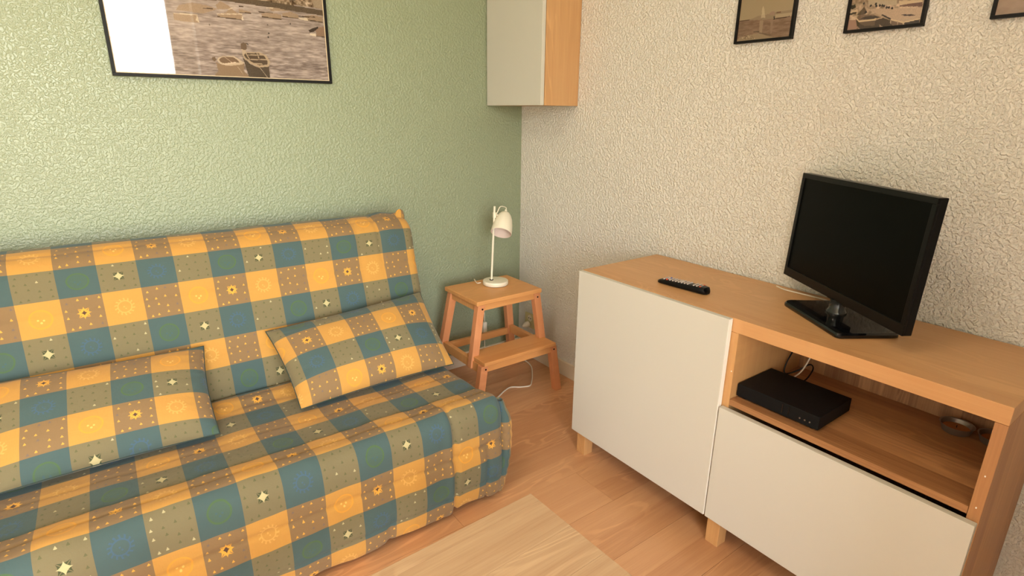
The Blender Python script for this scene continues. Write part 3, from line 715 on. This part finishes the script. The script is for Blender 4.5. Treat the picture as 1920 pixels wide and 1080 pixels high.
cable('lamp_cord', [(-.383,-.205,.508),(-.395,-.19,.5045),(-.37,-.128,.5035),(-.33,-.100,.46),(-.27,-.030,.36),(-.246,-.026,.27),(-.246,-.028,.15),(-.245,-.032,.05),(-.235,-.05,.004),(-.20,-.065,.004)], .0022, M['cord'],
      'white lamp cord hanging down the green wall behind the stool', 'cord')
b = MB(); b.quad_box((-.257, -.038, .168), (-.236, -.017, .226)); o = b.build('cord_switch', M['lamp'], None, bevel=.004, loc=(-.246, -.03, .168)); tag(o, 'small white inline switch hanging on the lamp cord behind the stool', 'switch')
# wall socket with plug, floor cord
so = thing('wall_socket', 'ivory double wall socket low on the cream wall near the corner', 'socket', (0, -.11, .16))
b = MB(); b.quad_box((-.010, -.152, .168), (-.0003, -.068, .246)); b.build('plate', M['socket'], so, bevel=.003)
for yy, zz in ((-.112, .222),):
    b = MB(); b.lathe([(.018, 0), (.018, .0012)], (-.010, yy, zz), (-1,0,0), 24); f = b.build('socket_face', M['lamp'], so)
    for d_ in (-.008, .008):
        b = MB(); b.lathe([(.003, 0), (.003, .0012)], (-.0112, yy+d_, zz), (-1,0,0), 12); b.build('socket_hole', M['black'], so)
pg = thing('plug', 'white plug pushed into the wall socket behind the stool', 'plug', (-.012, -.112, .19))
b = MB(); b.lathe([(.016, 0), (.017, .004), (.016, .020), (.009, .034), (.005, .040)], (-.0102, -.104, .190), (-1, .2, -.35), 20); b.build('plug_body', M['cord'], pg, smooth=True)
cable('floor_cord', [(-.045,-.094,.170),(-.075,-.070,.13),(-.085,-.060,.06),(-.080,-.090,.006),(-.066,-.150,.0030),(-.085,-.225,.0030),(-.145,-.310,.0030),(-.19,-.362,.0030),(-.225,-.390,.0030),(-.27,-.375,.0030),(-.31,-.350,.0030),(-.36,-.365,.0030),(-.41,-.392,.0030),(-.50,-.435,.0030),(-.62,-.50,.0030)], .0032, M['cord'],
      'white cord snaking over the floor from the stool to the sofa', 'cord')

# ------------------------------------------------------------ coffee table
ct = thing('coffee_table', 'low pale ash-effect coffee table in the foreground', 'table', (-1.55, -1.80, 0))
ct.rotation_euler[2] = math.radians(1.7)
lx0, lx1, ly1 = -1.98, -1.0745, -1.4935
ys = [0, .030, .130, .225, .320, .415, .515, .55]
# pivot correction for the slight rotation about the table's own base point
for k in range(len(ys)-1):
    b = MB(); b.quad_box((lx0, ly1-ys[k+1]+.00015, .4305), (lx1, ly1-ys[k]-.00015, .450)); bo = b.build('board', M['table'], ct, bevel=.0006)
b = MB(); b.quad_box((lx0+.002, ly1-.548, .392), (lx1-.002, ly1-.002, .430)); b.build('apron', M['table'], ct)
for xx in (lx0+.03, lx1-.03):
    for yy in (ly1-.03, ly1-.52):
        b = MB(); b.quad_box((xx-.025, yy-.025, 0), (xx+.025, yy+.025, .3918)); b.build('leg', M['table'], ct, bevel=.002)

# ------------------------------------------------------------ pictures (flat prints painted procedurally into colour attributes)
def print_mat(name):
    m = new_mat(name, (.5,.5,.5), .75, Specular_IOR_Level=.2)
    n = m.node_tree.nodes.new('ShaderNodeVertexColor'); n.layer_name = 'Ink'
    m.node_tree.links.new(n.outputs[0], m.node_tree.nodes['Principled BSDF'].inputs['Base Color']); return m
M['print'] = print_mat('sepia_print')
gm = bpy.data.materials.new('picture_glass'); gm.use_nodes = True; nt = gm.node_tree; nt.nodes.clear()
o_ = nt.nodes.new('ShaderNodeOutputMaterial'); mx = nt.nodes.new('ShaderNodeMixShader'); tr = nt.nodes.new('ShaderNodeBsdfTransparent'); gl = nt.nodes.new('ShaderNodeBsdfGlossy'); fr = nt.nodes.new('ShaderNodeFresnel')
fr.inputs['IOR'].default_value = 1.75; gl.inputs['Roughness'].default_value = 0.0
nt.links.new(fr.outputs[0], mx.inputs[0]); nt.links.new(tr.outputs[0], mx.inputs[1]); nt.links.new(gl.outputs[0], mx.inputs[2]); nt.links.new(mx.outputs[0], o_.inputs[0])
M['glass'] = gm

class Ink:
    """tiny raster painter; coordinates are metres in the picture plane"""
    def __init__(s, a0, a1, b0, b1, step, base):
        s.a0, s.b0, s.st = a0, b0, step; s.nx = int((a1-a0)/step); s.ny = int((b1-b0)/step)
        s.A, s.B = np.meshgrid(a0+(np.arange(s.nx)+.5)*step, b0+(np.arange(s.ny)+.5)*step)
        s.im = np.ones((s.ny, s.nx, 3))*np.array(base, float)
    def mask(s, poly):
        P = np.array(poly); m = np.zeros(s.A.shape, bool); x, y = s.A, s.B
        for i in range(len(P)):
            x1, y1 = P[i]; x2, y2 = P[i-1]
            if y1 == y2: continue
            c = ((y1 > y) != (y2 > y)) & (x < (x2-x1)*(y-y1)/(y2-y1)+x1); m ^= c
        return m
    def poly(s, poly, col, var=0):
        m = s.mask(poly); c = np.array(col, float)
        s.im[m] = c
        if var: s.im[m] += rng.normal(0, var, (m.sum(), 1))
    def line(s, pts, w, col):
        for (x1, y1), (x2, y2) in zip(pts, pts[1:]):
            dx, dy = x2-x1, y2-y1; L = dx*dx+dy*dy+1e-12
            t = np.clip(((s.A-x1)*dx+(s.B-y1)*dy)/L, 0, 1); m = np.hypot(s.A-x1-t*dx, s.B-y1-t*dy) < w/2; s.im[m] = col
    def disc(s, c, rx, ry, col): s.im[((s.A-c[0])/rx)**2+((s.B-c[1])/ry)**2 < 1] = col
    def build(s, parent, place, loc_o, name='print'):
        nx, ny = s.nx, s.ny; V = np.zeros((ny+1, nx+1, 3)); a = s.a0+np.arange(nx+1)*s.st; b_ = s.b0+np.arange(ny+1)*s.st
        AA, BB = np.meshgrid(a, b_); V = np.array(place(AA, BB)).transpose(1, 2, 0).reshape(-1, 3)-np.array(loc_o)
        idx = np.arange((ny+1)*(nx+1)).reshape(ny+1, nx+1)
        F = np.stack([idx[:-1,:-1], idx[:-1,1:], idx[1:,1:], idx[1:,:-1]], -1).reshape(-1, 4)
        me = bpy.data.meshes.new(name); me.vertices.add(len(V)); me.vertices.foreach_set('co', V.ravel().astype(np.float32))
        me.loops.add(F.size); me.loops.foreach_set('vertex_index', F.ravel().astype(np.int32)); me.polygons.add(len(F))
        me.polygons.foreach_set('loop_start', (np.arange(len(F))*4).astype(np.int32)); me.update(calc_edges=True); me.validate()
        ca = me.color_attributes.new('Ink', 'FLOAT_COLOR', 'CORNER')
        c = np.clip(s.im.reshape(-1, 3)/255, 0, 1); c = np.where(c <= .04045, c/12.92, ((c+.055)/1.055)**2.4)
        c = np.repeat(np.concatenate([c, np.ones((len(c), 1))], 1), 4, 0); ca.data.foreach_set('color', c.ravel().astype(np.float32))
        me.materials.append(M['print']); ob = bpy.data.objects.new(name, me); C.objects.link(ob); ob.parent = parent; return ob
def sm_noise(A, B, sa, sb, seed, oct_=3):
    out = np.zeros(A.shape); r_ = np.random.default_rng(seed); amp = 1
    for o in range(oct_):
        G = r_.random((97, 97)); x = A*sa*2**o; y = B*sb*2**o; xi = np.floor(x).astype(int); yi = np.floor(y).astype(int); fx = x-xi; fy = y-yi
        fx = fx*fx*(3-2*fx); fy = fy*fy*(3-2*fy); g_ = lambda i, j: G[j % 97, i % 97]
        out += amp*((g_(xi,yi)*(1-fx)+g_(xi+1,yi)*fx)*(1-fy)+(g_(xi,yi+1)*(1-fx)+g_(xi+1,yi+1)*fx)*fy-.5); amp *= .55
    return out

# projection of photo pixels onto a picture plane: only used to measure where the printed motifs lie
CAMP = np.array([-1.75436, -2.30835, 1.27048]); Rr, Ru, Rf = (np.array(v) for v in (r2, u2, fwd))
def on_plane(u, v, ax, val):
    d_ = Rf+(u-960)/1047.18*Rr-(v-540)/1047.18*Ru; t = (val-CAMP[ax])/d_[ax]; return CAMP+t*d_

# large harbour picture
FX0, FX1, FZ0, FZ1 = -1.656, -.947, 1.3705, 1.872; FW = .010
big = thing('framed_picture', 'large black-framed harbour photograph with two rowing boats, on the green wall above the sofa', 'picture', (-1.3, 0, 1.37))
def bars(x0, x1, z0, z1, w, place, parent, mat):
    for lo, hi in (((x0, z0), (x1, z0+w)), ((x0, z1-w), (x1, z1)), ((x0, z0+w), (x0+w, z1-w)), ((x1-w, z0+w), (x1, z1-w))):
        b = MB(); p = place(lo, hi); b.quad_box(*p); b.build('frame_bar', mat, parent, bevel=.0008)
bars(FX0, FX1, FZ0, FZ1, FW, lambda lo, hi: ((lo[0], -.020, lo[1]), (hi[0], -.0005, hi[1])), big, M['frame'])
K = lambda x, y: tuple(on_plane(320+x*.15625, y*.15625, 1, -.012)[[0, 2]])
ink = Ink(FX0+.008, FX1-.008, FZ0+.008, FZ1-.008, .0019, (168, 148, 138))
n1 = sm_noise(ink.A, ink.B, 45, 260, 3); n2 = sm_noise(ink.A, ink.B, 14, 90, 5)
dep = np.clip((ink.B-1.37)/.22, 0, 1)
ink.im += (n1*62*(1.1-dep*.5)+n2*26)[..., None]*np.array([1, .98, .95]); ink.im += (dep*16-10)[..., None]
W_top = K(900, -200)[1]
def PL(pts, col, var=0): ink.poly([K(*p) for p in pts], col, var)
# quay, hillside houses, sky
bz_ = sm_noise(ink.A, ink.B, 120, 120, 11)
m = ink.mask([K(0,-60),K(600,-40),K(1100,60),K(1500,60),K(1830,110),K(1900,-1500),K(-1500,-1500),K(-1500,-90)]); ink.im[m] = np.array((148,122,98)); ink.im[m] += (bz_[m]*120)[:, None]
m = ink.mask([K(-1500,-700),K(400,-520),K(1200,-640),K(2200,-560),K(2200,-2600),K(-1500,-2600)]); ink.im[m] = (206,188,164)
for i in range(120):
    x = rng.uniform(-600, 1800); y_ = rng.uniform(-560, -60)+max(0, (x-900))*.1; w = rng.uniform(20, 70); h = rng.uniform(20, 60); t_ = rng.uniform(85, 205)
    PL([(x,y_),(x+w,y_+w*.05),(x+w,y_+h),(x,y_+h)], (t_, t_*.86, t_*.72))
PL([(600,-60),(1130,10),(1500,70),(1830,125),(1830,190),(1550,145),(1100,75),(620,8),(0,-20),(0,-70)], (100, 80, 62), 6)
PL([(1700,-40),(1830,-20),(1830,110),(1720,90)], (170,146,122), 5)
for p in ([(30,158),(315,178),(345,272),(200,262),(45,238)], [(560,165),(660,150),(720,95),(790,150),(862,165),(858,238),(700,222),(572,205)], [(1090,160),(1200,150),(1330,178),(1326,236),(1100,208)],
          [(1340,160),(1440,140),(1530,178),(1535,228),(1345,202)], [(1600,190),(1720,180),(1822,205),(1822,270),(1655,250)], [(100,60),(250,30),(420,60),(560,110),(400,160),(60,120)], [(540,60),(600,10),(700,70),(730,110),(560,110)],
          [(820,105),(960,140),(940,160),(820,150)], [(1180,85),(1300,100),(1430,130),(1200,130)]):
    PL(p, (168,140,116), 4)
for a_, b_ in (((565,200),(850,238)), ((1095,200),(1326,233)), ((1345,200),(1530,222)), ((1655,240),(1822,268)), ((1060,140),(1220,155)), ((830,150),(960,160)), ((390,98),(500,105)), ((820,72),(870,78)), ((1540,196),(1730,206))):
    ink.line([K(*a_), K(*b_)], .0032, (84,62,46))
for a_, b_ in (((40,160),(315,178)), ((560,168),(860,168)), ((700,110),(740,95)), ((1150,95),(1230,95))): ink.line([K(*a_), K(*b_)], .003, (214,192,166))
PL([(860,185),(880,240),(850,238)], (220,200,176)); PL([(318,180),(345,272),(300,240)], (212,190,165)); PL([(1530,215),(1640,215),(1650,250),(1560,235)], (216,196,172))
for x, y_, r_, c in ((1180,400,.0028,60),(1172,445,.003,52),(1436,285,.0022,55),(465,295,.0022,110),(1162,297,.0018,95)): ink.disc(K(x,y_), r_, r_, (c,c*.85,c*.75))
PL([(1740,350),(1790,325),(1850,318),(1850,435),(1748,432)], (156,124,102), 3); PL([(1665,400),(1740,405),(1745,440),(1680,425)], (226,206,184)); PL([(1655,360),(1700,340),(1770,318),(1775,335),(1720,380),(1670,390)], (66,50,42)); ink.line([K(1748,432), K(1850,445)], .003, (84,64,50))
# left rowing boat
PL([(545,745),(572,850),(530,905),(700,950),(955,925),(880,850),(885,755),(800,780),(700,785),(600,770)], (150,122,96), 2)
PL([(555,720),(575,690),(640,672),(760,672),(850,730),(885,755),(860,775),(700,790),(600,770)], (200,176,150)); PL([(582,720),(600,692),(650,680),(745,683),(810,725),(825,752),(720,755),(650,762),(600,745)], (128,100,78))
ink.line([K(640,770), K(780,750)], .0045, (214,190,165)); PL([(495,690),(530,680),(550,715),(530,740),(500,715)], (120,94,74)); ink.line([K(805,800), K(870,890)], .0014, (196,172,146)); ink.line([K(630,670), K(730,745)], .0014, (190,165,140))
# right rowing boat
PL([(865,690),(900,790),(925,880),(945,930),(1195,960),(1180,800),(1050,812),(960,770)], (86,70,56), 5)
PL([(860,650),(890,628),(1060,625),(1150,665),(1195,740),(1180,800),(1060,810),(960,765),(885,700)], (186,160,132)); PL([(880,655),(905,638),(1050,637),(1125,675),(1165,740),(1160,775),(1065,785),(975,745),(900,695)], (92,72,56))
for a_, b_ in (((900,635),(945,705)), ((1035,632),(1060,700)), ((920,660),(1110,660)), ((920,715),(1150,715)), ((960,755),(1100,770))): ink.line([K(*a_), K(*b_)], .0032, (182,156,130))
ink.line([K(1075,815), K(1160,925)], .0014, (200,180,156)); PL([(838,530),(870,508),(905,520),(915,580),(900,600),(850,590)], (116,92,74)); PL([(850,590),(905,600),(900,640),(860,650)], (190,166,142)); ink.line([K(915,520), K(930,535)], .003, (60,46,40))
ink.build(big, lambda a, b_: (a, np.full_like(a, -.011), b_), big['_o'])
b = MB(); b.quad_box((FX0+.004, -.010, FZ0+.004), (FX1-.004, -.0008, FZ1-.004)); b.build('backing', M['mat'], big)
b = MB(); b.v = [(FX0+.009,-.0135,FZ0+.009),(FX1-.009,-.0135,FZ0+.009),(FX1-.009,-.0135,FZ1-.009),(FX0+.009,-.0135,FZ1-.009)]; b.f = [(0,1,2,3)]; b.mi = [0]; b.build('glass', M['glass'], big)
# thin pale inner lip along the frame
b = MB()
for lo, hi in (((FX0+.0101, FZ0+.0101), (FX1-.0101, FZ0+.0125)), ((FX1-.0125, FZ0+.0126), (FX1-.0101, FZ1-.0101)), ((FX0+.0101, FZ0+.0126), (FX0+.0125, FZ1-.0101))):
    b.quad_box((lo[0], -.0155, lo[1]), (hi[0], -.0138, hi[1]))
b.build('inner_lip', M['mat'], big)

# three small pictures on the right wall: a runs along -y, b is height
def small(ya, w, label, paint, h=.25):
    t = thing('framed_picture', label, 'picture', (0, -ya-w/2, 1.489), 'small black-framed photographs in a row on the cream wall')
    z0, z1 = 1.489, 1.489+h
    bars(ya, ya+w, z0, z1, .0075, lambda lo, hi: ((-.016, -hi[0], lo[1]), (-.0005, -lo[0], hi[1])), t, M['frame'])
    I = Ink(ya+.006, ya+w-.006, z0+.006, z1-.006, .0014, (150,122,98)); paint(I, ya, z0, w); I.im = np.clip(I.im*1.18+6, 0, 255)
    I.build(t, lambda a, b_: (np.full_like(a, -.0095), -a, b_), t['_o'])
    b = MB(); b.quad_box((-.0088, -(ya+w-.003), z0+.003), (-.0008, -(ya+.003), z1-.003)); b.build('backing', M['mat'], t)
    b = MB(); b.v = [(-.0115,-(ya+.007),z0+.007),(-.0115,-(ya+w-.007),z0+.007),(-.0115,-(ya+w-.007),z1-.007),(-.0115,-(ya+.007),z1-.007)]; b.f = [(0,1,2,3)]; b.mi = [0]; b.build('glass', M['glass'], t)
def paint1(I, ya, z0, w):
    K = lambda x, y: (lambda p: (-p[1], p[2]))(on_plane(1370+x/12, y/12, 0, -.0095))
    I.im[:] = (168,148,118)
    m = I.mask([K(100,490),K(440,440),K(760,430),K(1500,340),K(1500,1300),K(0,1300)]); I.im[m] = (138,108,88); I.im[m] += (sm_noise(I.A, I.B, 60, 260, 8)[m]*26)[:, None]
    P = lambda pts, c: I.poly([K(*p) for p in pts], c)
    P([(180,490),(440,440),(640,350),(800,330),(860,310),(1000,270),(1500,200),(1500,350),(760,450),(440,455)], (152,130,106))
    P([(1000,330),(1500,260),(1500,350),(1010,405)], (176,156,128)); P([(700,330),(705,200),(735,130),(760,210),(770,330)], (192,176,148)); P([(680,400),(690,330),(775,330),(780,400)], (186,168,140))
    P([(870,330),(900,270),(990,250),(990,340)], (160,130,112)); P([(1030,270),(1130,260),(1130,285),(1030,300)], (120,86,68))
    P([(650,460),(740,460),(700,760),(640,740)], (160,134,110)); P([(900,460),(960,450),(930,740),(890,760)], (150,122,102))
    P([(120,920),(200,850),(400,790),(640,740),(800,800),(1000,850),(1000,1200),(100,1200)], (158,134,108))
    for a_, b_, wd, c in (((180,485),(430,445),.0022,(96,70,54)), ((960,430),(1320,370),.0026,(80,56,44)), ((975,380),(985,430),.0034,(52,38,30)), ((520,720),(640,710),.003,(104,82,66)), ((640,740),(900,790),.0028,(112,90,72)), ((1100,700),(1290,680),.002,(116,90,74))): I.line([K(*a_), K(*b_)], wd, c)
    for k in range(22): I.disc(K(rng.uniform(250,560), rng.uniform(800,880)), .0012, .001, (random.choice([(96,74,58),(212,190,160)])))
def paint2(I, ya, z0, w):
    K = lambda x, y: (lambda p: (-p[1], p[2]))(on_plane(1570+x/10.667, y/10.667, 0, -.0095))
    I.im[:] = (172,148,124); I.im += (sm_noise(I.A, I.B, 110, 110, 9)*70)[..., None]
    P = lambda pts, c, v=0: I.poly([K(*p) for p in pts], c, v)
    P([(600,-300),(1200,-300),(1190,100),(620,100)], (178,160,134), 3); P([(1230,20),(1700,0),(1700,40),(1250,100)], (196,174,142)); P([(1240,105),(1700,45),(1700,130),(1250,130)], (104,72,62), 5)
    P([(150,280),(400,180),(420,230),(200,290)], (200,176,146)); P([(220,275),(400,230),(400,260),(230,310)], (50,34,28)); P([(180,400),(380,400),(400,700),(150,700)], (164,130,112))
    P([(600,180),(1700,150),(1700,370),(1320,450),(1060,390),(780,280)], (184,160,136), 4)
    P([(1260,290),(1480,285),(1600,310),(1350,320)], (60,42,40)); P([(250,160),(280,110),(360,90),(370,150),(300,190)], (44,30,26)); P([(390,300),(480,200),(540,130),(600,250),(560,280)], (92,72,56))
    P([(370,370),(440,440),(770,400),(900,350),(1060,400),(1120,560),(1000,760),(420,760)], (74,56,44), 4)
    P([(380,350),(440,300),(600,290),(760,300),(890,350),(770,380),(560,425),(430,410)], (120,94,76)); P([(450,380),(560,330),(760,315),(860,350),(640,390)], (60,42,36))
    P([(430,450),(760,400),(740,510),(560,520),(480,490)], (104,82,64)); P([(400,520),(500,620),(440,700),(400,700)], (158,126,106)); P([(840,490),(940,550),(850,570)], (176,148,124))
    P([(1060,390),(1320,460),(1320,520),(1180,540),(1060,480)], (116,92,76)); P([(1340,460),(1640,390),(1640,560),(1340,540)], (54,42,40), 3)
    for a_, b_, wd, c in (((380,370),(440,435),.003,(206,180,148)), ((440,430),(770,385),.0045,(214,186,150)), ((770,385),(890,355),.003,(190,160,130)), ((400,230),(385,350),.0024,(190,166,136)), ((750,290),(1060,390),.003,(176,148,120)), ((1060,390),(1320,450),.003,(206,184,152)), ((1320,450),(1640,380),.003,(206,184,152)),
                         ((1320,460),(1320,520),.0026,(200,176,146)), ((1205,430),(1205,490),.002,(180,154,128)), ((1065,400),(1065,470),.002,(180,154,128)), ((900,300),(1060,380),.0034,(50,36,30)), ((1340,465),(1640,395),.002,(60,44,38))): I.line([K(*a_), K(*b_)], wd, c)
    for x, y_ in ((770,80),(780,120),(850,110),(900,110),(935,120),(985,150),(1030,150),(1095,165),(670,115),(530,70),(570,240)): I.disc(K(x, y_), .0026, .0032, (40,26,26))
def paint3(I, ya, z0, w):
    I.im[:] = (156,132,112); I.im += (sm_noise(I.A, I.B, 30, 60, 12)*20)[..., None]
    zz = 1.52; I.im[(I.B > zz+.02)] = (140,116,98); I.im[(I.B > zz+.06)] = (176,154,126)
    I.line([(ya+.06, zz+.018), (ya+.14, zz+.024)], .006, (88,66,54)); I.line([(ya+.10, zz+.02), (ya+.10, zz+.08)], .002, (90,70,56))
small(1.148, .191, 'leftmost of three small black-framed photographs on the cream wall, pale tower above water', paint1)
small(1.487, .191, 'middle of three small black-framed photographs on the cream wall, moored boat at a jetty', paint2)
small(1.813, .191, 'rightmost small black-framed photograph on the cream wall, cut by the photo corner', paint3)
for o in bpy.data.objects:
    if '_o' in o: del o['_o']
